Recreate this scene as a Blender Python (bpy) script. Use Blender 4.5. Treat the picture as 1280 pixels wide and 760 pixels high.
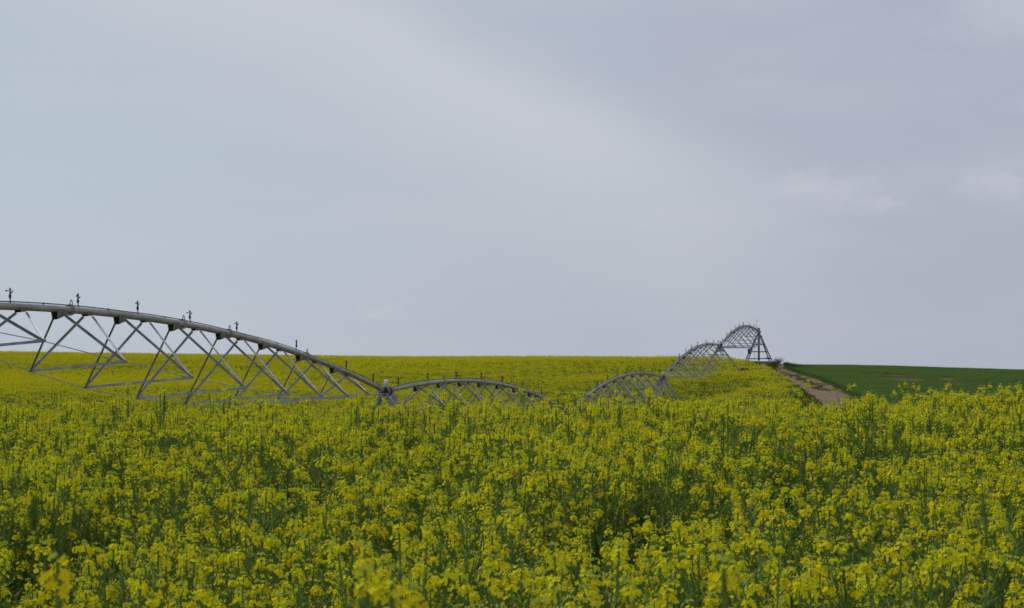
import bpy, math, random
import numpy as np
from mathutils import Vector, Matrix

for o in list(bpy.data.objects):
    bpy.data.objects.remove(o)
scene = bpy.context.scene
random.seed(7)
rng = np.random.default_rng(11)

# ------------------------------------------------------------------ camera
EYE = 2.0                       # eye height above the near ground (z = 0)
FPX = 2900.0                    # focal length in photo pixels (1280 wide)
HORIZON = 470.0                 # photo row of the true horizon
PITCH = math.atan((HORIZON - 380.0) / FPX)
cam_data = bpy.data.cameras.new('camera')
cam = bpy.data.objects.new('camera', cam_data)
scene.collection.objects.link(cam)
cam.location = (0, 0, EYE)
cam.rotation_euler = (math.pi / 2 + PITCH, 0, 0)
cam_data.sensor_width = 36
cam_data.lens = 36 * FPX / 1280
cam_data.clip_start = 0.1
cam_data.clip_end = 40000
cam_data.dof.use_dof = True
cam_data.dof.focus_distance = 15
cam_data.dof.aperture_fstop = 14
scene.camera = cam
scene.render.resolution_x = 1024
scene.render.resolution_y = 608

# ------------------------------------------------------------------ sky
SUN_EL, SUN_AZ = math.radians(52), math.radians(-55)     # azimuth from +Y towards +X
world = bpy.data.worlds.new('World')
scene.world = world
world.use_nodes = True
wt = world.node_tree
for n in list(wt.nodes):
    wt.nodes.remove(n)


def N(tree, kind, **kw):
    n = tree.nodes.new(kind)
    for k, v in kw.items():
        setattr(n, k, v)
    return n


def L(tree, a, b):
    tree.links.new(a, b)


def build_world():
    t = wt
    out = N(t, 'ShaderNodeOutputWorld')
    bg = N(t, 'ShaderNodeBackground')
    bg.inputs[1].default_value = 1.0
    sky = N(t, 'ShaderNodeTexSky', sky_type='NISHITA')
    sky.sun_disc = False
    sky.sun_elevation = SUN_EL
    sky.sun_rotation = SUN_AZ
    skys = N(t, 'ShaderNodeVectorMath', operation='SCALE')
    skys.inputs['Scale'].default_value = 0.07
    L(t, sky.outputs[0], skys.inputs[0])
    tc = N(t, 'ShaderNodeTexCoord')
    sep = N(t, 'ShaderNodeSeparateXYZ')
    L(t, tc.outputs['Generated'], sep.inputs[0])

    def math_(op, a, b=None, c=None):
        n = N(t, 'ShaderNodeMath', operation=op)
        for i, v in enumerate((a, b, c)):
            if v is None:
                continue
            if isinstance(v, (int, float)):
                n.inputs[i].default_value = v
            else:
                L(t, v, n.inputs[i])
        return n.outputs[0]

    def noise(scale, vec, detail=4, rough=0.5):
        n = N(t, 'ShaderNodeTexNoise')
        n.inputs['Scale'].default_value = scale
        n.inputs['Detail'].default_value = detail
        n.inputs['Roughness'].default_value = rough
        L(t, vec, n.inputs['Vector'])
        return n

    def mapping(scale, rot=0, loc=(0, 0, 0)):
        m = N(t, 'ShaderNodeMapping')
        m.inputs['Scale'].default_value = scale
        m.inputs['Rotation'].default_value = (0, rot, 0)
        m.inputs['Location'].default_value = loc
        L(t, tc.outputs['Generated'], m.inputs['Vector'])
        return m.outputs[0]

    def mix(fac, a, b):
        m = N(t, 'ShaderNodeMix', data_type='RGBA')
        if isinstance(fac, (int, float)):
            m.inputs[0].default_value = fac
        else:
            L(t, fac, m.inputs[0])
        for v, s in ((a, m.inputs[6]), (b, m.inputs[7])):
            if isinstance(v, tuple):
                s.default_value = (*v, 1)
            else:
                L(t, v, s)
        return m.outputs[2]

    def ramp(v, lo, hi):
        m = N(t, 'ShaderNodeMapRange', interpolation_type='SMOOTHSTEP')
        L(t, v, m.inputs[0])
        m.inputs[1].default_value = lo
        m.inputs[2].default_value = hi
        return m.outputs[0]

    # broad overcast veil: bluish grey to the left, lavender grey to the right
    wob = noise(3.0, mapping((1, 1, 2.2), 0.4), 3)
    side = math_('ADD', sep.outputs['X'], math_('MULTIPLY', math_('SUBTRACT', wob.outputs[0], 0.5), 0.22))
    veil = mix(ramp(side, -0.24, 0.30), (0.455, 0.522, 0.595), (0.392, 0.415, 0.505))
    # brighter streak rising to the upper left
    st = math_('ADD', math_('MULTIPLY', sep.outputs['X'], 0.476), sep.outputs['Z'])
    st = math_('ADD', st, math_('MULTIPLY', math_('SUBTRACT', noise(6, mapping((1, 1, 2.0), 0.5), 4).outputs[0], 0.5), 0.045))
    band = math_('MULTIPLY', ramp(st, 0.035, 0.122), math_('MULTIPLY', math_('SUBTRACT', 1.0, ramp(st, 0.118, 0.158)), math_('SUBTRACT', 1.0, ramp(sep.outputs['X'], 0.0, 0.17))))
    veil = mix(math_('MULTIPLY', band, 0.85), veil, (0.555, 0.578, 0.622))
    # thin paler layer near the horizon and mild mottling
    hz = math_('SUBTRACT', 1.0, ramp(sep.outputs['Z'], 0.0, 0.055))
    veil = mix(math_('MULTIPLY', hz, 0.25), veil, (0.435, 0.485, 0.550))
    mot = noise(6, mapping((1, 1, 4.5), 0.35, (3, 1, 0)), 6, 0.58)
    veil = mix(math_('MULTIPLY', ramp(mot.outputs[0], 0.42, 0.72), 0.30), veil, (0.545, 0.56, 0.615))
    # small soft cumulus puffs low in the cloud layer
    ad = N(t, 'ShaderNodeVectorMath', operation='MULTIPLY_ADD')
    nz = noise(40, mapping((1, 1, 1.8)), 5, 0.6)
    cs = N(t, 'ShaderNodeVectorMath', operation='SUBTRACT')
    L(t, nz.outputs['Color'], cs.inputs[0])
    cs.inputs[1].default_value = (0.5, 0.5, 0.5)
    L(t, cs.outputs[0], ad.inputs[0])
    ad.inputs[1].default_value = (0.050, 0.0, 0.028)
    L(t, tc.outputs['Generated'], ad.inputs[2])
    acc = None
    for px, py, rx, rz, am in ((1008, 234, 72, 26, .75), (1085, 262, 34, 12, .55), (1240, 240, 62, 30, .75), (1250, 22, 110, 52, .7),
                               (482, 388, 38, 13, .5), (560, 320, 60, 16, .2), (1278, 140, 40, 14, .35)):
        dx, dz = (px - 640) / FPX, (HORIZON - py) / FPX
        sv = N(t, 'ShaderNodeVectorMath', operation='SUBTRACT')
        L(t, ad.outputs[0], sv.inputs[0])
        sv.inputs[1].default_value = (dx, 1, dz)
        ml = N(t, 'ShaderNodeVectorMath', operation='MULTIPLY')
        L(t, sv.outputs[0], ml.inputs[0])
        ml.inputs[1].default_value = (FPX / rx, 1.0, FPX / rz)
        ln = N(t, 'ShaderNodeVectorMath', operation='LENGTH')
        L(t, ml.outputs[0], ln.inputs[0])
        v = math_('MULTIPLY', math_('SUBTRACT', 1.0, ramp(ln.outputs['Value'], 0.1, 1.25)), am)
        acc = v if acc is None else math_('MAXIMUM', acc, v)
    veil = mix(math_('MULTIPLY', acc, 0.75), veil, (0.54, 0.56, 0.63))
    col = mix(0.93, skys.outputs[0], veil)
    L(t, col, bg.inputs[0])
    L(t, bg.outputs[0], out.inputs[0])


build_world()
sun_data = bpy.data.lights.new('sun', 'SUN')
sun_data.energy = 1.5
sun_data.angle = math.radians(10)
sun_data.color = (1.0, 0.95, 0.86)
sun = bpy.data.objects.new('sun', sun_data)
scene.collection.objects.link(sun)
sd = Vector((math.sin(SUN_AZ) * math.cos(SUN_EL), math.cos(SUN_AZ) * math.cos(SUN_EL), math.sin(SUN_EL)))
sun.rotation_euler = sd.to_track_quat('Z', 'Y').to_euler()
scene.view_settings.view_transform = 'Standard'
scene.view_settings.look = 'None'
scene.view_settings.exposure = 0.08
scene.view_settings.gamma = 1.0

# ------------------------------------------------------------------ helpers
col = scene.collection


def px_point(px, py, depth):
    """point seen at photo pixel (px, py) at the given ground distance"""
    f = Vector((0, math.cos(PITCH), math.sin(PITCH)))
    u = Vector((0, -math.sin(PITCH), math.cos(PITCH)))
    d = Vector((1, 0, 0)) * (px - 640) + u * (380 - py) + f * FPX
    return Vector((0, 0, EYE)) + d * (depth / d.y)


def tag(o, label=None, cat=None, group=None, kind=None):
    if label: o['label'] = label
    if cat: o['category'] = cat
    if group: o['group'] = group
    if kind: o['kind'] = kind
    return o


def empty(name, loc, rz=0):
    o = bpy.data.objects.new(name, None)
    o.empty_display_size = 0.2
    o.location = loc
    o.rotation_euler = (0, 0, rz)
    col.objects.link(o)
    return o


class MB:
    def __init__(self):
        self.v, self.f, self.m = [], [], []

    def add(self, vs, fs, mi=0):
        b = len(self.v)
        self.v += [tuple(p) for p in vs]
        self.f += [tuple(i + b for i in q) for q in fs]
        self.m += [mi] * len(fs)
        return self

    def box(self, c, sx, sy, sz, ax=None, mi=0):
        c = Vector(c)
        X, Y, Z = ax if ax else (Vector((1, 0, 0)), Vector((0, 1, 0)), Vector((0, 0, 1)))
        vs = [c + X * (sx / 2 * i) + Y * (sy / 2 * j) + Z * (sz / 2 * k) for k in (-1, 1) for j in (-1, 1) for i in (-1, 1)]
        return self.add(vs, [(0, 2, 3, 1), (4, 5, 7, 6), (0, 1, 5, 4), (2, 6, 7, 3), (0, 4, 6, 2), (1, 3, 7, 5)], mi)

    def beam(self, a, b, w, h, up=Vector((0, 0, 1)), mi=0):
        a, b = Vector(a), Vector(b)
        d = (b - a); ln = d.length; d /= ln
        s = d.cross(up)
        if s.length < 1e-4: s = d.cross(Vector((1, 0, 0)))
        s.normalize(); n = s.cross(d)
        return self.box((a + b) / 2, ln, w, h, (d, s, n), mi)

    def angle(self, a, b, w=0.06, th=0.008, up=Vector((0, 0, 1))):
        """L-profile steel angle"""
        a, b = Vector(a), Vector(b)
        d = (b - a).normalized()
        s = d.cross(up)
        if s.length < 1e-4: s = d.cross(Vector((1, 0, 0)))
        s.normalize(); n = s.cross(d)
        prof = [(0, 0), (w, 0), (w, th), (th, th), (th, w), (0, w)]
        prof = [(p - w * .3, q - w * .3) for p, q in prof]
        vs = [a + s * p + n * q for p, q in prof] + [b + s * p + n * q for p, q in prof]
        fs = [(i, (i + 1) % 6, (i + 1) % 6 + 6, i + 6) for i in range(6)] + [(5, 4, 3, 2, 1, 0), (6, 7, 8, 9, 10, 11)]
        return self.add(vs, fs)

    def tube(self, path, rad, n=8, cap=True, mi=0):
        path = [Vector(p) for p in path]
        if isinstance(rad, (int, float)): rad = [rad] * len(path)
        vs, fs = [], []
        ref = None
        for i, p in enumerate(path):
            d = (path[min(i + 1, len(path) - 1)] - path[max(i - 1, 0)]).normalized()
            if ref is None:
                ref = d.cross(Vector((0, 0, 1)))
                if ref.length < 1e-3: ref = d.cross(Vector((1, 0, 0)))
                ref.normalize()
            s = (ref - d * ref.dot(d)).normalized(); ref = s
            t = d.cross(s)
            for k in range(n):
                a = 2 * math.pi * k / n
                vs.append(p + (s * math.cos(a) + t * math.sin(a)) * rad[i])
        for i in range(len(path) - 1):
            for k in range(n):
                k2 = (k + 1) % n
                fs.append((i * n + k, i * n + k2, (i + 1) * n + k2, (i + 1) * n + k))
        if cap:
            fs.append(tuple(range(n - 1, -1, -1)))
            fs.append(tuple((len(path) - 1) * n + k for k in range(n)))
        return self.add(vs, fs, mi)

    def mesh(self, name, mats, off=Vector((0, 0, 0)), smooth=False):
        me = bpy.data.meshes.new(name)
        me.from_pydata([(p[0] - off[0], p[1] - off[1], p[2] - off[2]) for p in self.v], [], self.f)
        for m in (mats if isinstance(mats, (list, tuple)) else [mats]):
            me.materials.append(m)
        if len(set(self.m)) > 1 or (self.m and self.m[0]):
            me.polygons.foreach_set('material_index', self.m)
        if smooth:
            me.polygons.foreach_set('use_smooth', [len(f) <= 4 for f in self.f])
        me.update()
        return me

    def build(self, name, mats, parent=None, smooth=False):
        """parts are modelled in world space around an unrotated parent"""
        off = Vector((0, 0, 0)); q = parent
        while q is not None:
            off = off + q.location; q = q.parent
        o = bpy.data.objects.new(name, self.mesh(name, mats, off, smooth))
        col.objects.link(o)
        o.parent = parent
        return o


def mat(name, color, rough=0.6, metal=0.0, var=0.0, scale=8.0, color2=None, spec=0.3, bump=0.0, coords='Object', detail=5, lo=0.35, hi=0.65):
    m = bpy.data.materials.new(name)
    m.use_nodes = True
    t = m.node_tree
    b = t.nodes['Principled BSDF']
    b.inputs['Roughness'].default_value = rough
    b.inputs['Metallic'].default_value = metal
    b.inputs['Specular IOR Level'].default_value = spec
    c2 = color2 if color2 else tuple(max(0, c * (1 - var)) for c in color)
    tc = N(t, 'ShaderNodeTexCoord')
    nz = N(t, 'ShaderNodeTexNoise')
    nz.inputs['Scale'].default_value = scale
    nz.inputs['Detail'].default_value = detail
    L(t, tc.outputs[coords], nz.inputs['Vector'])
    r = N(t, 'ShaderNodeMapRange')
    r.inputs[1].default_value = lo
    r.inputs[2].default_value = hi
    L(t, nz.outputs[0], r.inputs[0])
    mx = N(t, 'ShaderNodeMix', data_type='RGBA')
    mx.inputs[6].default_value = (*color, 1)
    mx.inputs[7].default_value = (*c2, 1)
    L(t, r.outputs[0], mx.inputs[0])
    L(t, mx.outputs[2], b.inputs['Base Color'])
    if bump:
        bp = N(t, 'ShaderNodeBump')
        bp.inputs['Strength'].default_value = bump
        bp.inputs['Distance'].default_value = 0.05
        L(t, nz.outputs[0], bp.inputs['Height'])
        L(t, bp.outputs[0], b.inputs['Normal'])
    return m


def plant_mat(name, c1, c2, trans, c3=None, rough=0.6, patch=0.0, pcol=None):
    """leaf / petal: random tone per plant and per small area, some light passing through"""
    m = bpy.data.materials.new(name)
    m.use_nodes = True
    t = m.node_tree
    for n in list(t.nodes): t.nodes.remove(n)
    out = N(t, 'ShaderNodeOutputMaterial')
    geo = N(t, 'ShaderNodeNewGeometry')
    nz = N(t, 'ShaderNodeTexNoise')
    nz.inputs['Scale'].default_value = 14.0
    nz.inputs['Detail'].default_value = 2.0
    L(t, geo.outputs['Position'], nz.inputs['Vector'])
    r = N(t, 'ShaderNodeMapRange')
    r.inputs[1].default_value = 0.36; r.inputs[2].default_value = 0.66
    L(t, nz.outputs[0], r.inputs[0])
    mx = N(t, 'ShaderNodeMix', data_type='RGBA')
    mx.inputs[6].default_value = (*c1, 1); mx.inputs[7].default_value = (*c2, 1)
    L(t, r.outputs[0], mx.inputs[0])
    c = mx.outputs[2]
    if c3:
        oi = N(t, 'ShaderNodeObjectInfo')
        r3 = N(t, 'ShaderNodeMapRange')
        r3.inputs[1].default_value = 0.55; r3.inputs[2].default_value = 1.0
        L(t, oi.outputs['Random'], r3.inputs[0])
        m3 = N(t, 'ShaderNodeMix', data_type='RGBA')
        L(t, r3.outputs[0], m3.inputs[0])
        L(t, c, m3.inputs[6]); m3.inputs[7].default_value = (*c3, 1)
        c = m3.outputs[2]
    if patch:
        n2 = N(t, 'ShaderNodeTexNoise')
        n2.inputs['Scale'].default_value = 0.07
        n2.inputs['Detail'].default_value = 4.0
        L(t, geo.outputs['Position'], n2.inputs['Vector'])
        r2 = N(t, 'ShaderNodeMapRange')
        r2.inputs[1].default_value = 0.42; r2.inputs[2].default_value = 0.68
        r2.inputs[4].default_value = patch
        L(t, n2.outputs[0], r2.inputs[0])
        m2 = N(t, 'ShaderNodeMix', data_type='RGBA')
        L(t, r2.outputs[0], m2.inputs[0])
        L(t, c, m2.inputs[6]); m2.inputs[7].default_value = (*pcol, 1)
        c = m2.outputs[2]
    d = N(t, 'ShaderNodeBsdfDiffuse'); tr = N(t, 'ShaderNodeBsdfTranslucent')
    L(t, c, d.inputs[0]); L(t, c, tr.inputs[0])
    ms = N(t, 'ShaderNodeMixShader'); ms.inputs[0].default_value = trans
    L(t, d.outputs[0], ms.inputs[1]); L(t, tr.outputs[0], ms.inputs[2])
    L(t, ms.outputs[0], out.inputs[0])
    return m


M = {
    'galv': mat('galvanised_steel', (0.42, 0.42, 0.40), 0.5, 0.35, scale=3.0, color2=(0.26, 0.22, 0.18), spec=0.4, lo=.3, hi=.7),
    'pipe': mat('weathered_pipe', (0.40, 0.405, 0.375), 0.55, 0.25, scale=2.2, color2=(0.23, 0.225, 0.185), spec=0.4, detail=8, lo=.35, hi=.7),
    'gusset': mat('stained_bracket_steel', (0.22, 0.215, 0.15), 0.6, 0.2, scale=5.0, color2=(0.13, 0.12, 0.075)),
    'truss': mat('truss_steel', (0.42, 0.43, 0.46), 0.5, 0.3, scale=4.0, color2=(0.27, 0.275, 0.295), spec=0.4),
    'bluesteel': mat('painted_blue_steel', (0.12, 0.145, 0.23), 0.5, 0.1, scale=5.0, color2=(0.085, 0.10, 0.15)),
    'bluebox': mat('blue_enamel', (0.03, 0.06, 0.28), 0.4, 0.0, var=0.3, scale=6),
    'plastic': mat('black_plastic', (0.035, 0.035, 0.045), 0.5, var=0.4, scale=20),
    'cable': mat('cable_rubber', (0.03, 0.03, 0.035), 0.6, var=0.3, scale=20),
    'cap': mat('white_cap_plastic', (0.72, 0.72, 0.70), 0.45, color2=(0.55, 0.54, 0.5), scale=6),
    'rubber': mat('muddy_tyre', (0.10, 0.055, 0.035), 0.9, color2=(0.045, 0.03, 0.025), scale=5, bump=0.3),
    'rim': mat('wheel_rim', (0.35, 0.34, 0.32), 0.5, 0.4, color2=(0.2, 0.13, 0.09), scale=6),
    'concrete': mat('concrete_pad', (0.36, 0.34, 0.31), 0.85, var=0.3, scale=4, bump=0.2),
    'soil': None, 'dirt': None,
    'petal': plant_mat('rapeseed_petals', (0.86, 0.795, 0.022), (0.72, 0.705, 0.024), 0.26, (0.86, 0.72, 0.016)),
    'bud': plant_mat('rapeseed_buds', (0.56, 0.62, 0.09), (0.42, 0.52, 0.07), 0.15),
    'stem': plant_mat('rapeseed_stems', (0.22, 0.30, 0.075), (0.15, 0.23, 0.05), 0.12),
    'leaf': plant_mat('rapeseed_leaves', (0.105, 0.200, 0.060), (0.080, 0.160, 0.038), 0.28, (0.13, 0.205, 0.05)),
    'wheat': plant_mat('wheat_blades', (0.150, 0.255, 0.068), (0.115, 0.215, 0.052), 0.25, (0.145, 0.235, 0.06), patch=0.7, pcol=(0.19, 0.265, 0.06)),
    'grass': plant_mat('verge_grass_blades', (0.075, 0.13, 0.03), (0.045, 0.085, 0.022), 0.2, (0.12, 0.13, 0.05)),
    'shrub': plant_mat('shrub_leaves', (0.05, 0.085, 0.03), (0.03, 0.06, 0.02), 0.2),
    'bark': mat('bark', (0.10, 0.075, 0.05), 0.9, var=0.4, scale=10, bump=0.3),
}
M['soil'] = mat('red_brown_soil', (0.150, 0.080, 0.050), 0.95, color2=(0.10, 0.075, 0.038), scale=0.5, detail=9, spec=0.1, bump=0.5)
M['dirt'] = mat('track_dirt', (0.235, 0.160, 0.100), 0.95, color2=(0.16, 0.108, 0.068), scale=0.9, detail=9, spec=0.1, bump=0.6)

# ------------------------------------------------------------------ terrain
CROP = 1.15
# (x, distance, ground height relative to the eye)
ctrl = [(-6, -25, -1.8), (6, -25, -1.8), (0, -10, -1.8), (-5, 2, -1.80), (5, 2, -1.80), (-60, 0, -2.6), (60, 0, -2.4), (-25, 8, -1.9), (25, 8, -1.8),
        (-3, 7, -1.86), (3, 7, -1.82), (0, 12, -1.66), (-5, 12, -1.68), (5, 12, -1.60),
        (-9, 20, -1.52), (-4.4, 20, -1.50), (0, 20, -1.51), (4.4, 20, -1.385), (9, 20, -1.31),
        (0, 40, -2.5), (10, 40, -2.3), (-12, 44.1, -2.2), (-40, 50, -2.8), (40, 50, -2.6),
        (-4.5, 82.9, -4.1), (0, 82, -3.85), (-18, 88, -3.5), (-50, 100, -2.8), (20, 85, -3.2), (50, 100, -3.0),
        (2.94, 121.6, -5.36), (10.4, 160.4, -3.7), (17.85, 199.1, -1.05),
        (-25, 150, -2.3), (-34, 200, -0.95), (-55, 200, -0.6), (-5, 160, -2.9), (-2, 205, -0.75), (-75, 150, -1.6),
        (20.7, 150, -1.44), (19.7, 136, -2.0), (22.6, 172, -0.98), (24.2, 195, -0.36), (25.0, 214, 0.16), (25.6, 230, 0.72), (20, 118, -3.1),
        (-59.6, 270, 1.66), (-40, 270, 1.38), (-22, 270, 1.13), (0, 265, 0.90), (16.7, 258, 0.80), (22, 240, 0.78),
        (-95, 270, 2.1), (-59.6, 325, 0.4), (-22, 325, 0.0), (10, 325, -0.3), (28, 285, 0.7), (-95, 325, 0.6),
        (38.6, 200, -1.1), (44, 200, -1.25), (33, 165, -1.9), (60, 165, -2.4), (38, 300, 1.30), (52, 300, 1.05), (66, 300, 0.55), (45, 250, 0.1), (58, 250, -0.35),
        (95, 300, 0.0), (95, 200, -2.0), (40, 328, 0.5), (70, 328, -0.4), (105, 328, -1.2)]
CP = np.array(ctrl, float)


def _phi(d2):
    return np.where(d2 > 1e-9, 0.5 * d2 * np.log(np.maximum(d2, 1e-12)), 0.0)


_P = CP[:, :2] / 50.0
_n = len(_P)
_K = _phi(((_P[:, None] - _P[None]) ** 2).sum(-1)) + np.eye(_n) * 0.002
_A = np.zeros((_n + 3, _n + 3))
_A[:_n, :_n] = _K
_A[:_n, _n:] = np.c_[np.ones(_n), _P]
_A[_n:, :_n] = _A[:_n, _n:].T
_W = np.linalg.solve(_A, np.r_[CP[:, 2], 0, 0, 0])
PIV = (25.2, 237.9)


def height(x, y):
    x = np.atleast_1d(np.asarray(x, float)); y = np.atleast_1d(np.asarray(y, float))
    xc = np.clip(x, -100, 108); yc = np.clip(y, -30, 328)
    q = np.c_[xc, yc] / 50.0
    z = np.empty(len(q))
    for i in range(0, len(q), 20000):
        s = q[i:i + 20000]
        z[i:i + 20000] = _phi(((s[:, None] - _P[None]) ** 2).sum(-1)) @ _W[:_n] + _W[_n] + s @ _W[_n + 1:]
    # even grade along the farm track
    tx = np.interp(y, [115, 136, 150, 172, 195, 214, 228, 236], [18.6, 19.7, 20.7, 22.6, 24.2, 24.9, 25.5, 26.3])
    th = np.interp(y, [115, 136, 150, 172, 195, 214, 232], [-3.2, -2.0, -1.42, -0.93, -0.36, 0.16, 0.74])
    fade = np.clip((y - 118) / 16, 0, 1) * np.clip((236 - y) / 6, 0, 1)
    dx = (x - tx - 1.5) / 6.5
    wgt = np.exp(-np.abs(dx) ** 3) * fade * fade * (3 - 2 * fade)
    z = z * (1 - wgt) + th * wgt
    # raised pad under the pivot
    d2 = ((x - PIV[0]) / 4.2) ** 2 + ((y - PIV[1]) / 4.2) ** 2
    z = z + (1.4 - 0.72) * np.exp(-d2 ** 1.5)
    d = np.hypot(x - xc, y - yc)
    z = z - 62 * (1 - np.exp(-d / 800.0))
    return z + EYE


def h1(x, y):
    return float(height(x, y)[0])


def build_ground():
    far = [150, 220, 330, 500, 800, 1300, 2200, 4000, 8000, 16000]
    xs = np.array([-f - 20 for f in far[::-1]] + list(np.arange(-102, 110.1, 1.6)) + [f + 20 for f in far])
    ys = np.array([-f for f in far[::-1]] + [-90, -60] + list(np.arange(-32, 330.1, 1.6)) + [360, 400] + [f + 330 for f in far])
    X, Y = np.meshgrid(xs, ys)
    Z = height(X.ravel(), Y.ravel())
    v = np.c_[X.ravel(), Y.ravel(), Z]
    w, hgt = len(xs), len(ys)
    i = np.arange(w - 1)[None] + np.arange(hgt - 1)[:, None] * w
    f = np.stack([i, i + 1, i + 1 + w, i + w], -1).reshape(-1, 4)
    me = bpy.data.meshes.new('ground')
    me.from_pydata(v.tolist(), [], f.tolist())
    me.materials.append(M['soil'])
    me.polygons.foreach_set('use_smooth', [True] * len(f))
    o = bpy.data.objects.new('ground', me)
    col.objects.link(o)
    tag(o, 'reddish brown soil of the rolling fields', 'ground', kind='structure')


build_ground()

# dirt track up to the pivot (centre line: x, distance)
TR = np.array([(42, 54), (30, 68), (21, 90), (18.6, 115), (19.7, 136), (20.7, 150), (22.6, 172), (24.2, 195), (24.9, 214), (25.5, 228), (26.3, 234.5)], float)
_tt = np.linspace(0, len(TR) - 1, 160)


def _cr(ts):
    out = []
    for t in ts:
        i = min(int(t), len(TR) - 2); u = t - i
        p0, p1, p2, p3 = TR[max(i - 1, 0)], TR[i], TR[i + 1], TR[min(i + 2, len(TR) - 1)]
        out.append(0.5 * ((2 * p1) + (p2 - p0) * u + (2 * p0 - 5 * p1 + 4 * p2 - p3) * u * u + (3 * p1 - p0 - 3 * p2 + p3) * u ** 3))
    return np.array(out)


TRC = _cr(_tt)
_td = np.gradient(TRC, axis=0); _td /= np.linalg.norm(_td, axis=1)[:, None]
TRN = np.c_[-_td[:, 1], _td[:, 0]]          # left normal when walking to the pivot


def track_offset(x, y):
    """signed distance from the track centre line, + to the right"""
    p = np.c_[x, y]
    r = np.empty(len(p))
    for i in range(0, len(p), 4000):
        s = p[i:i + 4000]
        d = s[:, None] - TRC[None]
        k = (d ** 2).sum(-1).argmin(1)
        dd = d[np.arange(len(s)), k]
        r[i:i + 4000] = -(dd * TRN[k]).sum(-1)
    return r


def build_track():
    offs = np.array([-1.75, -1.5, -1.2, -0.8, -0.45, -0.2, 0.1, 0.4, 0.75, 1.1, 1.5, 1.75]) * 0.84
    prof = np.array([-.02, 0.02, -0.03, -0.05, 0.0, 0.05, 0.05, 0.0, -0.05, -0.05, 0.02, -.02])
    wig = 0.18 * np.sin(np.arange(160) * 0.9) + rng.normal(0, .07, 160)
    v = []
    for k in range(160):
        for j, o in enumerate(offs):
            oo = o + (wig[k] * (1 if o > 0 else -1) if abs(o) > 1.2 else 0)
            p = TRC[k] - TRN[k] * oo
            v.append((p[0], p[1], 0.09 + prof[j]))
    v = np.array(v)
    v[:, 2] += height(v[:, 0], v[:, 1])
    w = len(offs)
    f = [(a * w + b, a * w + b + 1, (a + 1) * w + b + 1, (a + 1) * w + b) for a in range(159) for b in range(w - 1)]
    me = bpy.data.meshes.new('dirt_track')
    me.from_pydata(v.tolist(), [], f)
    me.materials.append(M['dirt'])
    me.polygons.foreach_set('use_smooth', [True] * len(f))
    o = bpy.data.objects.new('dirt_track', me)
    col.objects.link(o)
    tag(o, 'brown dirt farm track running up to the pivot', 'track', kind='structure')


build_track()

# ------------------------------------------------------------------ centre-pivot irrigator
S0 = Vector((-158 * 82.86 / FPX, 82.86, 0))
DS = Vector((260.9 * 82.86 / FPX, 0.4676 * 82.86, 0))
U = DS.normalized()                              # along the machine, outwards to the pivot
PERP = Vector((U.y, -U.x, 0))                    # to the right of the machine
ZUP = Vector((0, 0, 1))
JOINT_H = {-1: 1.33, 0: -0.55, 1: -1.88, 2: -0.11, 3: 2.60, 4: 4.55}


def joint(s):
    p = S0 + DS * s
    return Vector((p.x, p.y, EYE + JOINT_H[s]))


NODES = [0.145 + 0.1 * k for k in range(8)]


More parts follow.
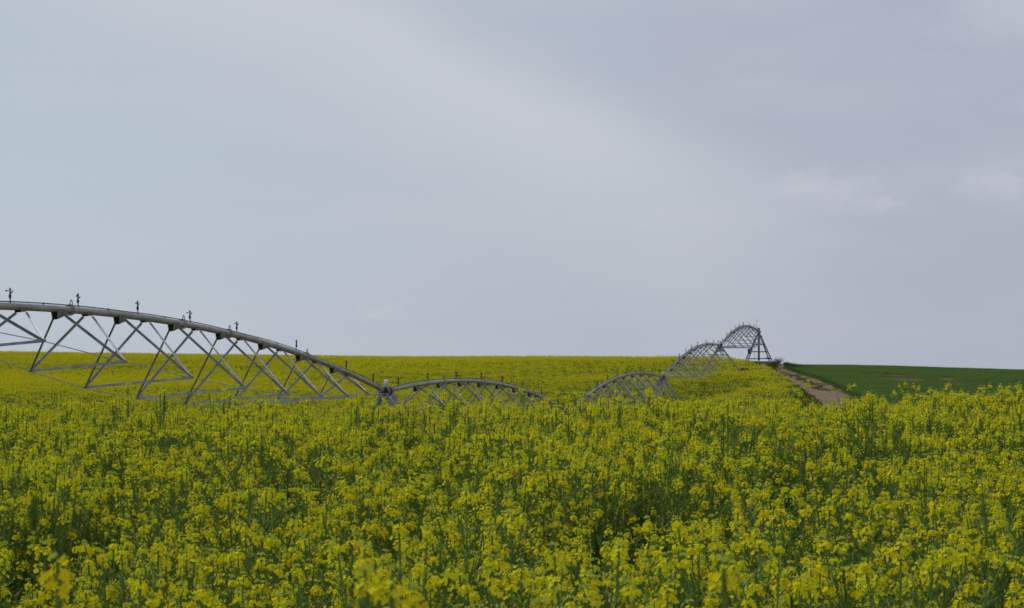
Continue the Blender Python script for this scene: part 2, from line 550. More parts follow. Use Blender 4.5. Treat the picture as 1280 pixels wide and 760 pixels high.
def span(s, label, camber=0.94, roll=0.0, stop=1.0, sprinklers=None):
    A, B = joint(s), joint(s + 1)

    def P(t):
        return A.lerp(B, t) + ZUP * (4 * camber * t * (1 - t))

    cr, sr = math.cos(roll), math.sin(roll)
    side = PERP * cr + ZUP * sr
    down = -ZUP * cr + PERP * sr
    mid = (A + B) / 2
    root = empty('irrigation_span', (mid.x, mid.y, mid.z - 1.5))
    tag(root, label, 'irrigation span', 'arched spans of the centre pivot irrigator')
    R = 0.081
    ts = [0.012 + (0.976) * i / 60 for i in range(61)]
    MB().tube([P(t) for t in ts], R, 14).build('pipe', M['pipe'], root, True)
    # power cable strapped along the top of the pipe, a little slack
    cb = [P(t) + ZUP * (R + 0.012 + 0.018 * abs(math.sin(i * 0.21 + s))) + side * (0.02 * math.sin(i * .37)) for i, t in enumerate(ts)]
    MB().tube(cb, 0.014, 5).build('power_cable', M['cable'], root, True)
    for t in (0.02, 0.24, 0.44, 0.54, 0.74, 0.98):
        d = (P(t + .004) - P(t - .004)).normalized()
        c = P(t)
        fl = MB().tube([c - d * .028, c - d * .004], 0.135, 14).tube([c + d * .004, c + d * .028], 0.135, 14)
        f_ = fl.build('pipe_flange', M['galv'], root)
        if 0.1 < t < 0.9:
            lp = [c + d * (-.10 + .2 * k / 8) + ZUP * (R + .02 + .13 * math.sin(math.pi * k / 8)) + side * .03 for k in range(9)]
            MB().tube(lp, 0.010, 5).build('cable_loop', M['cable'], f_, True)

    def node(t):
        q = 1 - (2 * t - 1) ** 2
        dep = 1.86 * (q ** 1.15)
        wid = 0.55 + 1.36 * dep
        c = P(t) + down * dep
        return c - side * wid / 2, c + side * wid / 2

    rods = ([], [])
    rods[0].append(P(0.005) - side * .12 + down * .12); rods[1].append(P(0.005) + side * .12 + down * .12)
    for t in NODES:
        l, r = node(t)
        rods[0].append(l); rods[1].append(r)
        MB().angle(l - side * .04, r + side * .04, 0.062, 0.009).build('truss_crossbar', M['truss'], root)
        ta, tb = t - 0.0225, t + 0.0225
        for tt, long_, drop in ((ta, 0.56, 0.16), (tb, 0.40, 0.04)):
            c = P(tt); d = (P(tt + .002) - P(tt - .002)).normalized()
            dn = (down - d * down.dot(d)).normalized()
            # folded bracket: two splayed trapezoid cheeks and a bottom web
            g = MB()
            for sg in (-1, 1):
                a0 = c - d * long_ / 2 + side * sg * R * .96 + dn * .01
                a1 = c + d * long_ / 2 + side * sg * R * .96 + dn * .01
                b0 = c - d * long_ * .46 + side * sg * (R * .75) + dn * (R + drop)
                b1 = c + d * long_ * .34 + side * sg * (R * .75) + dn * (R + drop * .45)
                n_ = side * sg * .006
                g.add([a0, a1, b1, b0, a0 + n_, a1 + n_, b1 + n_, b0 + n_],
                      [(0, 1, 2, 3), (7, 6, 5, 4), (0, 4, 5, 1), (1, 5, 6, 2), (2, 6, 7, 3), (3, 7, 4, 0)])
            b0 = c - d * long_ * .46 + dn * (R + drop); b1 = c + d * long_ * .34 + dn * (R + drop * .45)
            g.beam(b0, b1, R * 1.45, .008, down)
            g.build('gusset_plate', M['gusset'], root)
        for q, e in ((l, -1), (r, 1)):
            for tt, e2 in ((ta, -1), (tb, 1)):
                top = P(tt) + side * e * R * .9 + down * (R + .04) + U * (e * .09)
                MB().angle(top, q, 0.048, 0.008, side).build('truss_diagonal', M['truss'], root)
    rods[0].append(P(0.995) - side * .12 + down * .12); rods[1].append(P(0.995) + side * .12 + down * .12)
    for rr in rods:
        MB().tube(rr, 0.011, 5).build('tie_rod', M['truss'], root, True)
    # upright impact sprinklers on top of the pipe
    for i, t in enumerate(sprinklers or (0.05, 0.153, 0.253, 0.354, 0.456, 0.559, 0.711, 0.863, 0.955)):
        c = P(t) + ZUP * (R - .01)
        tilt = U * random.uniform(-.03, .03) + side * random.uniform(-.02, .02)
        top = c + ZUP * 0.17 + tilt * .5
        sp = MB().tube([c, c + ZUP * .05, top], [.02, .013, .013], 7).build('sprinkler', M['plastic'], root, True)
        a = random.uniform(-.7, .7) if i % 3 else 1.35
        dx = PERP * math.cos(a) + U * math.sin(a)
        MB().tube([top - ZUP * .07, top - ZUP * .04, top, top + ZUP * .04], [.018, .03, .03, .016], 8) \
            .tube([top + ZUP * .03, top + ZUP * .14], .016, 7) \
            .tube([top + ZUP * .055, top + ZUP * .06 + dx * .03, top + ZUP * .08 + dx * .06], [.018, .015, .011], 7) \
            .build('sprinkler_body', M['plastic'], sp, True)
        ar = (.085, .035, .075, .08, .06, .03)[(i + s) % 6]
        MB().beam(top + ZUP * .10 - dx * ar, top + ZUP * .10 + dx * ar * .9, .02, .013) \
            .box(top + ZUP * .10 - dx * ar, .03, .026, .035) \
            .tube([top + ZUP * .12, top + ZUP * .165], [.024, .016], 7) \
            .build('swing_arm', M['plastic'], sp)
    # small drain / coupling bolts
    for t in (0.2, 0.302, 0.405, 0.61, 0.66):
        c = P(t) + ZUP * R
        MB().tube([c - ZUP * .01, c + ZUP * .045], .02, 6).build('pipe_plug', M['plastic'], root)
    return root


span(-1, 'largest nearest arched pipe span, running out of the left edge', 0.88, math.radians(5.0))
span(0, 'low arched pipe span in the middle, right of the white capped tower', 0.90, math.radians(1.5),
     sprinklers=(.05, .17, .30, .43, .55, .67, .80, .92))
span(1, 'arched pipe span rising out of the yellow crop in the hollow', 1.0, 0.0)
span(2, 'arched pipe span climbing the slope towards the last wheeled tower', 0.90, 0.0)
span(3, 'farthest arched pipe span joining the blue pivot structure', 1.05, 0.0)


def tyre(mb, c, ax, r, w):
    """lugged tyre ring around axis ax"""
    e1 = ax.cross(ZUP).normalized(); e2 = ax.cross(e1).normalized()
    prof = [(r * .62, -w / 2 * .8), (r * .85, -w / 2), (r * .97, -w / 2 * .85), (r, 0), (r * .97, w / 2 * .85), (r * .85, w / 2), (r * .62, w / 2 * .8)]
    n = 28; vs = []; fs = []
    for k in range(n):
        a = 2 * math.pi * k / n
        for (pr, pw) in prof:
            lug = 1.0 + (0.045 if (k % 2 and pr > r * .9) else 0)
            vs.append(c + (e1 * math.cos(a) + e2 * math.sin(a)) * pr * lug + ax * pw)
    m = len(prof)
    for k in range(n):
        for j in range(m):
            fs.append((k * m + j, k * m + (j + 1) % m, ((k + 1) % n) * m + (j + 1) % m, ((k + 1) % n) * m + j))
    mb.add(vs, fs)
    return mb


def drive_tower(s, label, roll=0.0):
    J = joint(s)
    cr, sr = math.cos(roll), math.sin(roll)
    side = PERP * cr + ZUP * sr
    gz = h1(J.x, J.y)
    root = empty('drive_tower', (J.x, J.y, gz))
    tag(root, label, 'tower', 'wheeled drive towers of the irrigator')
    WR = 0.66
    ends = []
    for e in (-1, 1):
        w = J + side * (e * 2.05)
        g = h1(w.x, w.y)
        ends.append(Vector((w.x, w.y, g + WR - 0.04)))
    bl, br = ends
    beam_up = ZUP * 0.32
    bx = (br - bl).normalized()
    MB().beam(bl + bx * .25 + beam_up, br - bx * .25 + beam_up, 0.12, 0.14).build('base_beam', M['galv'], root)
    # legs: two each side, from the pipe down to the ends of the base beam
    for e, q in ((-1, bl), (1, br)):
        foot = q + beam_up - bx * (e * .38)
        for a in (-1, 1):
            top = J + U * (a * 0.34) + side * (e * 0.10) - ZUP * 0.10
            MB().angle(top, foot + U * (a * .10) + ZUP * .05, 0.095, 0.012, U).build('leg', M['truss'], root)
        lm = (J + side * (e * .10)).lerp(foot, .55)
        MB().beam(lm - U * .26, lm + U * .26, .05, .05).build('leg_brace', M['truss'], root)
    l = J.lerp(bl + beam_up, .52); r = J.lerp(br + beam_up, .52)
    MB().angle(l, r, 0.06, 0.009, U).build('cross_brace', M['truss'], root)
    for e, q in ((-1, bl), (1, br)):
        wh = tyre(MB(), q, U, WR, 0.30).build('wheel', M['rubber'], root, True)
        MB().tube([q - U * .10, q - U * .09, q + U * .09, q + U * .10], [WR * .60, WR * .63, WR * .63, WR * .60], 20) \
            .tube([q - U * .16, q + U * .16], .12, 10).build('rim', M['rim'], wh)
        MB().box(q + beam_up * .55 - bx * (e * .12), .24, .26, .30, (bx, U, ZUP)).tube([q, q + beam_up * .6], .07, 8).build('gearbox', M['galv'], root)
    c0 = (bl + br) / 2 + beam_up + ZUP * .22
    MB().tube([c0 - bx * .28, c0 - bx * .26, c0 + bx * .2, c0 + bx * .24], [.09, .13, .13, .08], 12).beam(bl + beam_up * .6, br + beam_up * .6, .035, .035) \
        .build('drive_motor', M['bluesteel'], root, True)
    # flexible joint with flanges between the two spans
    hub = MB()
    hub.tube([J - U * .30, J - U * .25, J - U * .2, J + U * .2, J + U * .25, J + U * .30], [.10, .13, .15, .15, .13, .10], 14)
    hub.build('flexible_joint', M['galv'], root, True)
    for a in (-.34, -.16, .16, .34):
        MB().tube([J + U * (a - .03), J + U * (a + .03)], .17, 14).build('joint_ring', M['plastic'], root)
    # trapezoid plate hanging under the joint
    pt = J - ZUP * .16
    pb = J - ZUP * .52
    MB().add([pt - side * .16 + U * .2, pt + side * .16 + U * .2, pb + side * .34 + U * .2, pb - side * .34 + U * .2,
              pt - side * .16 - U * .2, pt + side * .16 - U * .2, pb + side * .34 - U * .2, pb - side * .34 - U * .2],
             [(0, 1, 2, 3), (7, 6, 5, 4), (0, 4, 5, 1), (1, 5, 6, 2), (2, 6, 7, 3), (3, 7, 4, 0)]).build('joint_plate', M['pipe'], root)
    cp = J + ZUP * .13 + side * .03
    MB().tube([cp, cp + ZUP * .05, cp + ZUP * .06, cp + ZUP * .24, cp + ZUP * .28, cp + ZUP * .30], [.07, .07, .085, .085, .07, .02], 12) \
        .build('collector_cap', M['cap'], root, True)
    # uprights that carry the truss ends
    for a in (-1, 1):
        k = J + U * (a * 1.0)
        for e in (-1, 1):
            MB().angle(k + side * e * .5 - ZUP * .85, k + side * e * .06 - ZUP * .05, .05, .008, U).build('end_strut', M['truss'], root)
        MB().angle(k - side * .55 - ZUP * .8, k + side * .55 - ZUP * .8, .05, .008).build('end_bar', M['truss'], root)
    return root


drive_tower(-1, 'wheeled tower carrying the outer end of the nearest span, left of the view', math.radians(4))
drive_tower(0, 'nearest visible tower with white cap, legs sinking into yellow flowers', math.radians(2))
drive_tower(1, 'tower sunk in the hollow behind the foreground flowers', 0)
drive_tower(2, 'grey tower where the span in the hollow meets the climbing span', 0)
drive_tower(3, 'A-shaped tower on the slope with a brown muddy wheel showing', 0)


def pivot_tower():
    J = joint(4)
    base = Vector((J.x, J.y, h1(J.x, J.y)))
    root = empty('pivot_tower', base)
    tag(root, 'blue grey pyramid pivot structure with central riser on the hilltop', 'pivot tower')
    X = Vector((1, 0, 0)); Y = Vector((0, 1, 0))
    top = J - ZUP * .35
    MB().box(base + ZUP * .03, 3.0, 3.0, .12).build('concrete_pad', M['concrete'], root)
    z0 = base.z + .16
    feet = {(i, j): Vector((base.x + i * 1.22, base.y + j * 1.22, z0)) for i in (-1, 1) for j in (-1, 1)}
    heads = {(i, j): top + X * (i * .16) + Y * (j * .16) for i in (-1, 1) for j in (-1, 1)}
    for k in feet:
        MB().angle(feet[k], heads[k], 0.13, 0.014, Y).build('leg', M['bluesteel'], root)
        MB().box(feet[k] + ZUP * .012, .28, .28, .024).build('foot_plate', M['bluesteel'], root)
    tot = top.z - z0
    for fr in (0.07, 0.34, 0.62):
        cs = {k: feet[k].lerp(heads[k], fr) for k in feet}
        for a, b in (((-1, -1), (1, -1)), ((-1, 1), (1, 1)), ((-1, -1), (-1, 1)), ((1, -1), (1, 1))):
            MB().angle(cs[a], cs[b], .085, .012).build('cross_brace', M['bluesteel'], root)
    # riser, swivel and elbow into the span
    rp = [Vector((base.x, base.y, z0)), Vector((base.x, base.y, J.z - .05)), Vector((base.x, base.y, J.z + .02))]
    MB().tube(rp, .105, 14).build('riser_pipe', M['bluesteel'], root, True)
    b2 = Vector((base.x, base.y, J.z))
    MB().tube([b2 - ZUP * .55, b2 - ZUP * .35], .19, 14).tube([b2 - ZUP * .25, b2 - ZUP * .15], .17, 14).build('swivel', M['bluesteel'], root)
    MB().tube([b2 - ZUP * .1, b2 + ZUP * .02, b2 - U * .12 + ZUP * .03, b2 - U * .5 - ZUP * .02], [.115, .12, .11, .10], 12).build('elbow', M['pipe'], root, True)
    MB().tube([b2 + ZUP * .1, b2 + ZUP * .14, b2 + ZUP * .34, b2 + ZUP * .38], [.08, .13, .13, .06], 12).build('collector_ring', M['bluesteel'], root)
    MB().box(b2 + X * .14 - ZUP * .02, .14, .18, .2).build('junction_box', M['bluesteel'], root)
    an = b2 - X * .26 - ZUP * .1
    ant = MB().tube([an, an + ZUP * .6, an + ZUP * 1.15 + X * .06], [.018, .014, .012], 6).build('antenna', M['galv'], root)
    MB().tube([an + ZUP * 1.15 + X * .06, an + ZUP * 1.18 + X * .07, an + ZUP * 1.34 + X * .09], [.02, .05, .02], 6).build('antenna_tip', M['galv'], ant)
    # control panel on the left leg
    fl = feet[(-1, -1)].lerp(heads[(-1, -1)], .36)
    cbx = MB().box(fl - X * .26 - Y * .08, .27, .22, .52).build('control_box', M['bluebox'], root)
    MB().box(fl - X * .26 - Y * .197, .22, .012, .44).build('box_door', M['bluebox'], cbx)
    fr_ = feet[(1, -1)].lerp(heads[(1, -1)], .07)
    MB().box(fr_ - X * .32 + ZUP * .06, .5, .16, .13).build('pump_valve', M['bluebox'], root)
    MB().tube([base - X * .42 + ZUP * .15, base - X * .42 + ZUP * 1.5], .022, 6).build('conduit', M['cap'], root)


pivot_tower()

# ------------------------------------------------------------------ rapeseed plants
def rvec():
    v = rng.normal(size=3)
    return Vector(v / np.linalg.norm(v))


def basis(n):
    n = n.normalized()
    a = n.cross(Vector((0.3, 0.2, 0.93)))
    if a.length < 1e-3: a = n.cross(Vector((1, 0, 0)))
    a.normalize()
    return a, n.cross(a), n


def flower(mb, c, n, r):
    a, b, n = basis(n)
    ph = random.uniform(0, 1.57)
    up = random.uniform(.05, .55)
    for k in range(4):
        t = ph + k * math.pi / 2 + random.uniform(-.15, .15)
        d = a * math.cos(t) + b * math.sin(t)
        s = a * -math.sin(t) + b * math.cos(t)
        tip = c + d * r + n * (r * up)
        m_ = c + d * r * .62 + n * (r * up * .75)
        mb.add([c, m_ - s * r * .42, tip, m_ + s * r * .42], [(0, 1, 2, 3)], 0)


def raceme(mb, tip, ax, size=1.0):
    """flower head: dome of four-petalled flowers, buds in the crown, young pods below"""
    a, b, ax = basis(ax)
    nf = int(random.randint(18, 26) * (.3 + .7 * size))
    rr, long_ = 0.0215 * size * random.uniform(.75, 1.2), random.uniform(.6, 1.35)
    for i in range(nf):
        # spiral over a rounded, slightly ragged ball, open at the bottom
        cz = 1 - 1.62 * (i + .5) / nf
        sz_ = math.sqrt(max(0, 1 - cz * cz))
        t = i * 2.4 + random.uniform(-.4, .4)
        d = a * math.cos(t) + b * math.sin(t)
        k = random.uniform(.55, 1.3)
        c = tip - ax * (rr * 1.0) + (d * sz_ + ax * cz * long_) * (rr * k)
        pj = tip - ax * (rr * 1.3)
        sd_ = ax.cross(d) * .0009
        mb.add([pj - sd_, pj + sd_, c], [(0, 1, 2)], 2)
        flower(mb, c, d * (sz_ + .1) + ax * (cz + .45) + rvec() * .45, random.uniform(.0064, .0092))
    for i in range(random.randint(3, 8)):
        # looser, older flowers hanging on below the head
        t = random.uniform(0, 6.28)
        d = a * math.cos(t) + b * math.sin(t)
        pj = tip - ax * random.uniform(.02, .085)
        c = pj + d * random.uniform(.014, .032) + ax * random.uniform(0, .02)
        sd_ = ax.cross(d) * .0009
        mb.add([pj - sd_, pj + sd_, c], [(0, 1, 2)], 2)
        flower(mb, c, d + ax * .6 + rvec() * .5, random.uniform(.0064, .0092))
    thin(mb, [tip + ax * .012, tip - ax * .24], .0016, .0024, 2, 3)
    for i in range(7):
        d = rvec()
        c = tip + ax * .008 + a * d.x * .010 + b * d.y * .010 + ax * abs(d.z) * .006
        r = .0035
        mb.add([c - a * r, c - b * r, c + a * r, c + b * r, c + ax * r * 2], [(0, 1, 4), (1, 2, 4), (2, 3, 4), (3, 0, 4)], 1)
    for i in range(random.randint(12, 20)):
        t = random.uniform(0, 6.28)
        d = a * math.cos(t) + b * math.sin(t)
        c = tip - ax * random.uniform(.07, .22)
        e = c + d * random.uniform(.018, .03) + ax * random.uniform(.012, .03)
        w = ax.cross(d) * .0020
        w2 = ax * .0020
        mb.add([c - w, c + w, e + w, e - w], [(0, 1, 2, 3)], 2)
        mb.add([c - w2, c + w2, e + w2, e - w2], [(0, 1, 2, 3)], 2)


def leaf(mb, p, d, ln, w):
    d = d.normalized()
    s = d.cross(ZUP)
    if s.length < .01: s = Vector((1, 0, 0))
    s.normalize()
    n = s.cross(d)
    ks = [(0, .15), (.3, .9), (.6, 1), (.85, .6), (1, .05)]
    cur = random.uniform(-.3, -.75)
    vs = []
    for u, q in ks:
        c = p + d * (ln * u) + ZUP * (cur * ln * u * u)
        vs += [c - s * (w * q / 2) + n * (w * .12 * q), c, c + s * (w * q / 2) + n * (w * .12 * q)]
    fs = []
    for i in range(4):
        fs += [(i * 3, i * 3 + 1, i * 3 + 4, i * 3 + 3), (i * 3 + 1, i * 3 + 2, i * 3 + 5, i * 3 + 4)]
    mb.add(vs, fs, 0)


def thin(mb, pts, r0, r1, mi=0, n=3):
    mb.tube(pts, [r0 + (r1 - r0) * i / (len(pts) - 1) for i in range(len(pts))], n, False, mi)


def make_plant(H=1.15, nb=6, tall=False):
    stem, fol, heads = MB(), MB(), []
    lean = Vector((random.uniform(-.09, .09), random.uniform(-.09, .09), 0)) * (0.0 if tall else 1.0)
    main = [Vector((0, 0, -.05)), Vector((0, 0, H * .35)) + lean * .3 * H, Vector((0, 0, H * .7)) + lean * .7 * H, Vector((0, 0, H)) + lean * H]
    thin(stem, main, .0075, .0028, 0, 5)
    tips = [(main[3], (main[3] - main[2]).normalized(), random.uniform(.8, 1.05))]
    for i in range(nb):
        u = (0.34 if not tall else 0.62) + (.42 if not tall else .33) * (i + random.uniform(0, .7)) / nb
        base = Vector((0, 0, H * u)) + lean * H * u
        t = i * 2.4 + random.uniform(-.5, .5)
        d = Vector((math.cos(t), math.sin(t), 0))
        hh = H * (1 - .42 * random.random() ** 1.3)
        out = random.uniform(.08, .28) * (0.7 + .6 * (1 - u)) * (.35 if tall else 1)
        tip = Vector((0, 0, hh)) + lean * hh + d * out
        if tip.z - base.z < .12: tip.z = base.z + .12
        mid = base.lerp(tip, .5) + d * out * .22
        thin(stem, [base, mid, tip - ZUP * .0], .0042, .0022, 0, 3)
        tips.append((tip, (tip - mid).normalized() + ZUP * .4, random.uniform(.42, .92)))
        leaf(fol, base, d + ZUP * random.uniform(.3, 1.0), random.uniform(.08, .16), random.uniform(.018, .035))
    for i in range(12):
        u = random.uniform(.08, .72)
        t = random.uniform(0, 6.28)
        leaf(fol, Vector((0, 0, H * u)) + lean * H * u, Vector((math.cos(t), math.sin(t), random.uniform(.2, .9))),
             random.uniform(.14, .30), random.uniform(.04, .09) * (1.2 - u))
    # green side shoots: spent racemes with pods, small upper leaves
    for i in range(0 if tall else 5):
        t = random.uniform(0, 6.28); d = Vector((math.cos(t), math.sin(t), 0))
        b0 = Vector((0, 0, H * random.uniform(.5, .72))) + lean * H * .6
        e = b0 + d * random.uniform(.05, .18) + ZUP * random.uniform(.15, .36)
        thin(stem, [b0, e], .003, .0016, 0, 3)
        for k in range(13):
            q = b0.lerp(e, random.uniform(.35, 1.0))
            t2 = random.uniform(0, 6.28)
            f = q + Vector((math.cos(t2), math.sin(t2), random.uniform(.5, 1.1))) * random.uniform(.025, .045)
            w = Vector((-math.sin(t2), math.cos(t2), 0)) * .0024
            stem.add([q - w, q + w, f + w * .5, f - w * .5], [(0, 1, 2, 3)], 0)
        leaf(fol, b0.lerp(e, .6), d + ZUP * 1.2, random.uniform(.06, .12), random.uniform(.014, .026))
    for p, ax, sz in tips:
        h = MB()
        raceme(h, p, ax.normalized(), sz)
        heads.append(h)
    return stem, fol, heads


HEADMATS = [M['petal'], M['bud'], M['stem']]
NV = 12
plants = [make_plant(1.15 * random.uniform(.94, 1.05), random.randint(6, 10)) for _ in range(NV)]
tall_plants = [make_plant(1.5, n_, True) for n_ in (2, 1, 4, 2)]


def clump(heads):
    """about a square metre and a half of crop as seen from far off"""
    mb = MB()
    S = 1.5
    for i in range(heads):
        x, y = random.uniform(-S / 2, S / 2) * 1.12, random.uniform(-S / 2, S / 2) * 1.12
        h = 1.12 + random.gauss(0, .075)
        c = Vector((x, y, h))
        sz = random.uniform(.75, 1.15)
        for k in range(11):
            o = rvec() * random.uniform(.0, .042) * sz
            o.z = o.z * 1.25 - .035
            n = (rvec() + ZUP * .55 + Vector((o.x, o.y, 0)) * 12).normalized()
            a, b, n = basis(n)
            r = random.uniform(.012, .021)
            q = c + o
            mb.add([q - a * r, q - b * r, q + a * r, q + b * r], [(0, 1, 2, 3)], 0)
        th = random.uniform(0, 3.14)
        w = Vector((math.cos(th), math.sin(th), 0)) * .006
        b0 = Vector((x + random.uniform(-.1, .1), y + random.uniform(-.1, .1), .05))
        mb.add([b0 - w, b0 + w, c + w * .5, c - w * .5], [(0, 1, 2, 3)], 1)
    for i in range(90):
        x, y = random.uniform(-S / 2, S / 2) * 1.1, random.uniform(-S / 2, S / 2) * 1.1
        t = random.uniform(0, 6.28)
        d = Vector((math.cos(t), math.sin(t), random.uniform(.2, 1.2))).normalized()
        p = Vector((x, y, random.uniform(.3, .98)))
        s = d.cross(ZUP).normalized() * random.uniform(.02, .045)
        e = p + d * random.uniform(.12, .24)
        m_ = p.lerp(e, .5)
        mb.add([p, m_ - s, e, m_ + s], [(0, 1, 2, 3)], 2)
    return mb


def library(name, meshes):
    c = bpy.data.collections.new(name)
    for i, me in enumerate(meshes):
        o = bpy.data.objects.new('%s_kind_%02d' % (name, i), me)
        c.objects.link(o)
    return c


def joined(pl):
    st, fo, hd = pl
    mb = MB()
    for src, mp in [(st, {0: 2}), (fo, {0: 3})] + [(h, {0: 0, 1: 1, 2: 2}) for h in hd]:
        b = len(mb.v)
        mb.v += src.v
        mb.f += [tuple(i + b for i in q) for q in src.f]
        mb.m += [mp[k] for k in src.m]
    return mb.mesh('rapeseed', [M['petal'], M['bud'], M['stem'], M['leaf']])


def scatter(name, pts, rots, scls, idx, library_coll):
    me = bpy.data.meshes.new(name)
    me.from_pydata([tuple(p) for p in pts], [], [])
    for nm, ty, arr in (('rz', 'FLOAT', rots), ('sc', 'FLOAT', scls), ('kind_index', 'INT', idx)):
        at = me.attributes.new(nm, ty, 'POINT')
        at.data.foreach_set('value', np.asarray(arr, np.int32 if ty == 'INT' else np.float32))
    o = bpy.data.objects.new(name, me)
    col.objects.link(o)
    ng = bpy.data.node_groups.new(name + '_nodes', 'GeometryNodeTree')
    ng.interface.new_socket('Geometry', in_out='INPUT', socket_type='NodeSocketGeometry')
    ng.interface.new_socket('Geometry', in_out='OUTPUT', socket_type='NodeSocketGeometry')
    gi = ng.nodes.new('NodeGroupInput'); go = ng.nodes.new('NodeGroupOutput')
    ip = ng.nodes.new('GeometryNodeInstanceOnPoints')
    ci = ng.nodes.new('GeometryNodeCollectionInfo')
    ci.inputs['Collection'].default_value = library_coll
    ci.inputs['Separate Children'].default_value = True
    ci.inputs['Reset Children'].default_value = True

    def attr(nm, ty):
        a = ng.nodes.new('GeometryNodeInputNamedAttribute')
        a.data_type = ty
        a.inputs['Name'].default_value = nm
        return a.outputs['Attribute']
    cx = ng.nodes.new('ShaderNodeCombineXYZ')
    ng.links.new(attr('rz', 'FLOAT'), cx.inputs[2])
    ng.links.new(gi.outputs[0], ip.inputs['Points'])
    ng.links.new(ci.outputs[0], ip.inputs['Instance'])
    ip.inputs['Pick Instance'].default_value = True
    ng.links.new(attr('kind_index', 'INT'), ip.inputs['Instance Index'])
    ng.links.new(cx.outputs[0], ip.inputs['Rotation'])
    ng.links.new(attr('sc', 'FLOAT'), ip.inputs['Scale'])
    ng.links.new(ip.outputs[0], go.inputs[0])
    md = o.modifiers.new('scatter', 'NODES')
    md.node_group = ng
    return o


# --- where rapeseed grows: everything near, then left of the track
def rape_ok(x, y):
    off = track_offset(x, y)
    ok = (y < 52) | ((off < -2.9) & (y < 310))
    ok &= ~((y > 226) & (x > 21.5 - 0.02 * (y - 226)) & (y < 310))
    return ok


lib = library('rapeseed', [joined(p) for p in plants] + [joined(p) for p in tall_plants] + [clump(n).mesh('rapeseed_clump', [M['petal'], M['stem'], M['leaf']]) for n in (58, 54, 50, 56, 46, 52, 30, 24, 34)])

# near plants one by one
NEAR0, NEAR1 = 4.6, 40.0
rows = []
y = NEAR0
pts = []
dens = 23.0
area_n = int(dens * (NEAR1 - NEAR0) * 27)
xs = rng.uniform(-13.5, 13.5, area_n); ys = rng.uniform(NEAR0, NEAR1, area_n)
keep = np.abs(xs) < 0.235 * ys + 2.2
# the stand is uneven: thin spots where the dark green undergrowth shows


def lumps(x, y, f, seed):
    r = np.random.default_rng(seed)
    v = 0
    for k in range(6):
        a = r.uniform(0, 6.28); ff = f * r.uniform(.6, 1.7)
        v = v + np.sin((x * math.cos(a) + y * math.sin(a)) * ff + r.uniform(0, 6.28))
    return v / 6


lp = lumps(xs, ys, 2.6, 3)
keep &= rng.uniform(0, 1, area_n) < np.clip(0.80 + 1.1 * lp, .22, 1.0)
xs, ys = xs[keep], ys[keep]
zs = height(xs, ys)
sc = 1.0 + 0.06 * lumps(xs, ys, 1.3, 5) + rng.normal(0, .065, len(xs))
rz = rng.uniform(0, 6.28, len(xs))
ki = rng.integers(0, NV, len(xs))
tl = rng.uniform(0, 1, len(xs)) < 0.012
ki[tl] = NV + rng.integers(0, 4, tl.sum()); sc[tl] = rng.uniform(.86, .97, tl.sum())

# the 300 that show largest become individual plants
topz = zs + CROP * sc
row = HORIZON - (topz - EYE) / ys * FPX
inview = (np.abs(xs) < 0.2207 * ys * 1.02) & (row < 752) & (ki < NV)
order = np.where(inview)[0]
order = order[np.argsort(ys[order])][:290]
single = np.zeros(len(xs), bool); single[order] = True

part_meshes = {}
for i, (st, fo, hd) in enumerate(plants + tall_plants):
    part_meshes[i] = (st.mesh('stem', [M['stem']]), fo.mesh('foliage', [M['leaf']]), [h.mesh('flower_head', HEADMATS) for h in hd])


def place_plant(i, loc, rot, s, label, group=None):
    r = empty('rapeseed_plant', loc, rot)
    r.scale = (s, s, s)
    tag(r, label, 'rapeseed plant', group)
    st, fo, hd = part_meshes[i]
    for nm, me in [('stem', st), ('foliage', fo)] + [('flower_head', h) for h in hd]:
        c = bpy.data.objects.new(nm, me)
        c.parent = r
        col.objects.link(c)
    return r


for i in order:
    place_plant(int(ki[i]), (xs[i], ys[i], zs[i]), rz[i], sc[i],
                'yellow flowering rapeseed plant in the dense front of the field', 'rapeseed plants along the front of the field')

# far crop in clumps, thinner stand of points where it is hidden in the hollow
sp = 1.18
gx, gy = np.meshgrid(np.arange(-99, 30, sp), np.arange(NEAR1 - .4, 308, sp))
fx = gx.ravel() + rng.uniform(-.3, .3, gx.size); fy = gy.ravel() + rng.uniform(-.3, .3, gx.size)
k2 = (np.abs(fx) < 0.29 * fy + 9)
fx, fy = fx[k2], fy[k2]
# wheel ruts are bare where the tower wheels have passed
k3 = rape_ok(fx, fy)
fx, fy = fx[k3], fy[k3]
fz = height(fx, fy)
fs = 1.0 + 0.06 * lumps(fx, fy, .22, 8) + 0.05 * lumps(fx, fy, 1.1, 9) + rng.normal(0, .03, len(fx))
# streaks of thinner bloom drawn out across the slope
thin_ = lumps(fx * .35, fy, .30, 31) + .6 * lumps(fx, fy, .8, 32) + rng.normal(0, .12, len(fx))
fk = np.where(thin_ > .30, 6 + rng.integers(0, 3, len(fx)), rng.integers(0, 6, len(fx)))
# trodden down around the wheels
for s in (-1, 0, 1, 2, 3):
    J = joint(s)
    for e in (-1, 1):
        w = J + PERP * (e * 2.05)
        fs = np.where(np.hypot((fx - w.x) / 1.7, (fy - w.y + 4.5) / 6.0) < 1.0, np.minimum(fs, .50), fs)
allp = np.r_[np.c_[xs, ys, zs - .02][~single], np.c_[fx, fy, fz - .02]]
o = scatter('rapeseed_crop', allp, np.r_[rz[~single], rng.uniform(0, 6.28, len(fx))], np.r_[sc[~single], fs],
            np.r_[ki[~single], NV + 4 + fk], lib)
tag(o, 'dense yellow flowering rapeseed covering the rolling field', 'crop', kind='stuff')

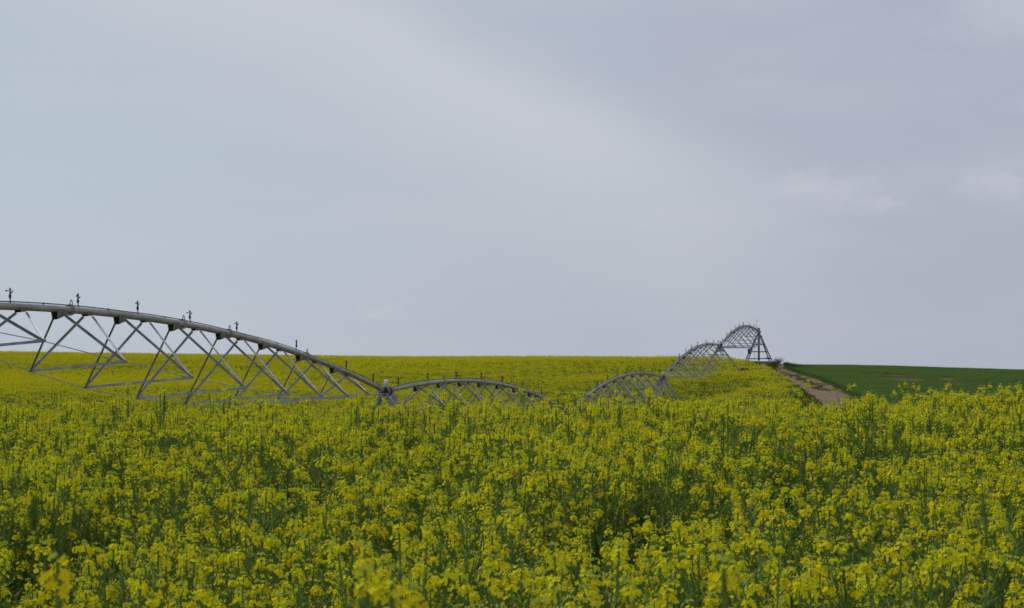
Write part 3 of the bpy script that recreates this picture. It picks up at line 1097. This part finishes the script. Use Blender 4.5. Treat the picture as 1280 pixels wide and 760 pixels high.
# plants that stand out: close blurred ones and tall ones above the crest
for (px, py, Y, v, lab) in (
        (72, 690, 3.3, 9, 'close blurred rapeseed head alone near the lower left corner'),
        (456, 676, 3.6, 10, 'close blurred rapeseed stalk with pale head left of the bottom centre clump'),
        (490, 702, 3.3, 11, 'close blurred rapeseed clump with the largest heads at bottom centre'),
        (676, 744, 3.0, 12, 'close blurred rapeseed head cut by the bottom edge of the picture'),
        (905, 692, 3.3, 9, 'close blurred rapeseed clump right of centre near the bottom'),
        (160, 474, 19.0, 10, 'tall rapeseed stalk rising in front of the nearest span truss'),
        (205, 482, 17.5, 11, 'tall rapeseed stalk just right of another beside the nearest truss'),
        (385, 494, 18.0, 12, 'tall rapeseed plant below the lower right end of the nearest span'),
        (905, 492, 18.0, 9, 'tall rapeseed plant standing below the far slope tower'),
        (1142, 478, 19.0, 10, 'tall rapeseed plant standing out against the green field'),
        (1256, 482, 18.0, 11, 'tall rapeseed plant above the crop at the right edge')):
    p = px_point(px, py, Y)
    g = h1(p.x, p.y)
    s = (p.z - g) / 1.5
    place_plant(v - 9 + NV, (p.x, p.y, g - .02), random.uniform(0, 6.28), s, lab)

# ------------------------------------------------------------------ wheat and verge grass
def blades(S, n, h0, h1_, w, m, spread=.35):
    mb = MB()
    for i in range(n):
        x, y = random.uniform(-S / 2, S / 2), random.uniform(-S / 2, S / 2)
        t = random.uniform(0, 6.28)
        d = Vector((math.cos(t), math.sin(t), 0))
        s = Vector((-d.y, d.x, 0)) * w
        h = random.uniform(h0, h1_)
        b = Vector((x, y, -.03))
        mid = b + ZUP * h * .6 + d * h * spread * .3
        e = b + ZUP * h + d * h * spread
        mb.add([b - s, b + s, mid + s, mid - s], [(0, 1, 2, 3)], 0)
        mb.add([mid - s, mid + s, e], [(0, 1, 2)], 0)
    return mb.mesh('blades', [m])


wl = library('wheat', [blades(2.3, 460, .16, .26, .016, M['wheat']) for _ in range(4)])
gx, gy = np.meshgrid(np.arange(16, 104, 1.5), np.arange(100, 316, 1.5))
wx = gx.ravel() + rng.uniform(-.5, .5, gx.size); wy = gy.ravel() + rng.uniform(-.5, .5, gx.size)
k = (wx < 0.27 * wy + 9)
wx, wy = wx[k], wy[k]
off = track_offset(wx, wy)
k = (off > 1.8) | ((wy > 262) & (wx > 33))
# bare reddish strip across the wheat
bare = np.abs(wy - (214 + (wx - 40) * 0.25) - 2 * lumps(wx, wy, .25, 21)) < 10
bare &= (wx > 31.8) & (wx < 42)
k &= ~(bare & (rng.uniform(0, 1, len(wx)) < .85))
wx, wy = wx[k], wy[k]
o = scatter('wheat_crop', np.c_[wx, wy, height(wx, wy)], rng.uniform(0, 6.28, len(wx)), rng.uniform(.85, 1.12, len(wx)), rng.integers(0, 4, len(wx)), wl)
tag(o, 'smooth dark green young wheat field right of the dirt track', 'crop', kind='stuff')

gl = library('verge', [blades(.7, 60, .18, .5, .013, M['grass'], .5) for _ in range(4)])
pp = []
for k in range(0, 160):
    for _ in range(34):                       # left verge between crop and track
        pp.append((TRC[k] - TRN[k] * random.uniform(-3.0, -1.4), random.uniform(.35, .6)))
    for _ in range(12):                       # right verge
        pp.append((TRC[k] - TRN[k] * random.uniform(1.45, 2.1), random.uniform(.3, .5)))
    for _ in range(5):                        # grown-over middle strip
        if k > 88 and math.sin(k * .7) + random.uniform(-.4, .9) > -.5:
            pp.append((TRC[k] - TRN[k] * random.uniform(-.32, .22), random.uniform(.35, .6)))
for _ in range(900):                          # pad of the pivot
    a, r = random.uniform(0, 6.28), 1.7 + 4.5 * math.sqrt(random.random())
    q = np.array(PIV) + np.array((math.cos(a) * r, math.sin(a) * r))
    pp.append((q, random.uniform(.4, .75)))
for _ in range(500):                         # rough ground beyond the pivot
    pp.append((np.array((random.uniform(22, 34), random.uniform(240, 300))), random.uniform(.5, .9)))
gp = np.array([p for p, _ in pp]); gs = np.array([s for _, s in pp])
jit = rng.uniform(-.6, .6, gp.shape); gp = gp + jit * np.array([.35, 1.0])
gt = track_offset(gp[:, 0], gp[:, 1])
k = ~((np.abs(gt) > .42) & (np.abs(gt) < 1.3)) & (gp[:, 1] > 60)
gp, gs = gp[k], gs[k]
o = scatter('verge_grass', np.c_[gp, height(gp[:, 0], gp[:, 1]) + .03], rng.uniform(0, 6.28, len(gp)), gs, rng.integers(0, 4, len(gp)), gl)
tag(o, 'rough dark green grass beside the track and round the pivot', 'grass', kind='stuff')


def shrub(x, y, h, w, label):
    b = Vector((x, y, h1(x, y) - .03))
    root = empty('shrub', b)
    tag(root, label, 'shrub', 'low shrubs by the pivot')
    st, fo = MB(), MB()
    for i in range(7):
        t = i * .9 + random.uniform(-.2, .2)
        e = b + Vector((math.cos(t) * w * .4, math.sin(t) * w * .4, h * random.uniform(.6, .9)))
        st.tube([b, b.lerp(e, .5) + ZUP * .06, e], [.022, .015, .006], 5)
        for _ in range(70):
            q = b.lerp(e, random.uniform(.3, 1.1)) + rvec() * w * .17
            if q.z < b.z + .05: q.z = b.z + .05
            a, c, n = basis(rvec() + ZUP * .5)
            r = random.uniform(.03, .055)
            fo.add([q - a * r, q - c * r * .5, q + a * r, q + c * r * .5], [(0, 1, 2, 3)])
    st.build('stem', M['bark'], root)
    fo.build('foliage', M['shrub'], root)


shrub(27.15, 236.4, .62, 1.1, 'small dark shrub at the right foot of the pivot structure')
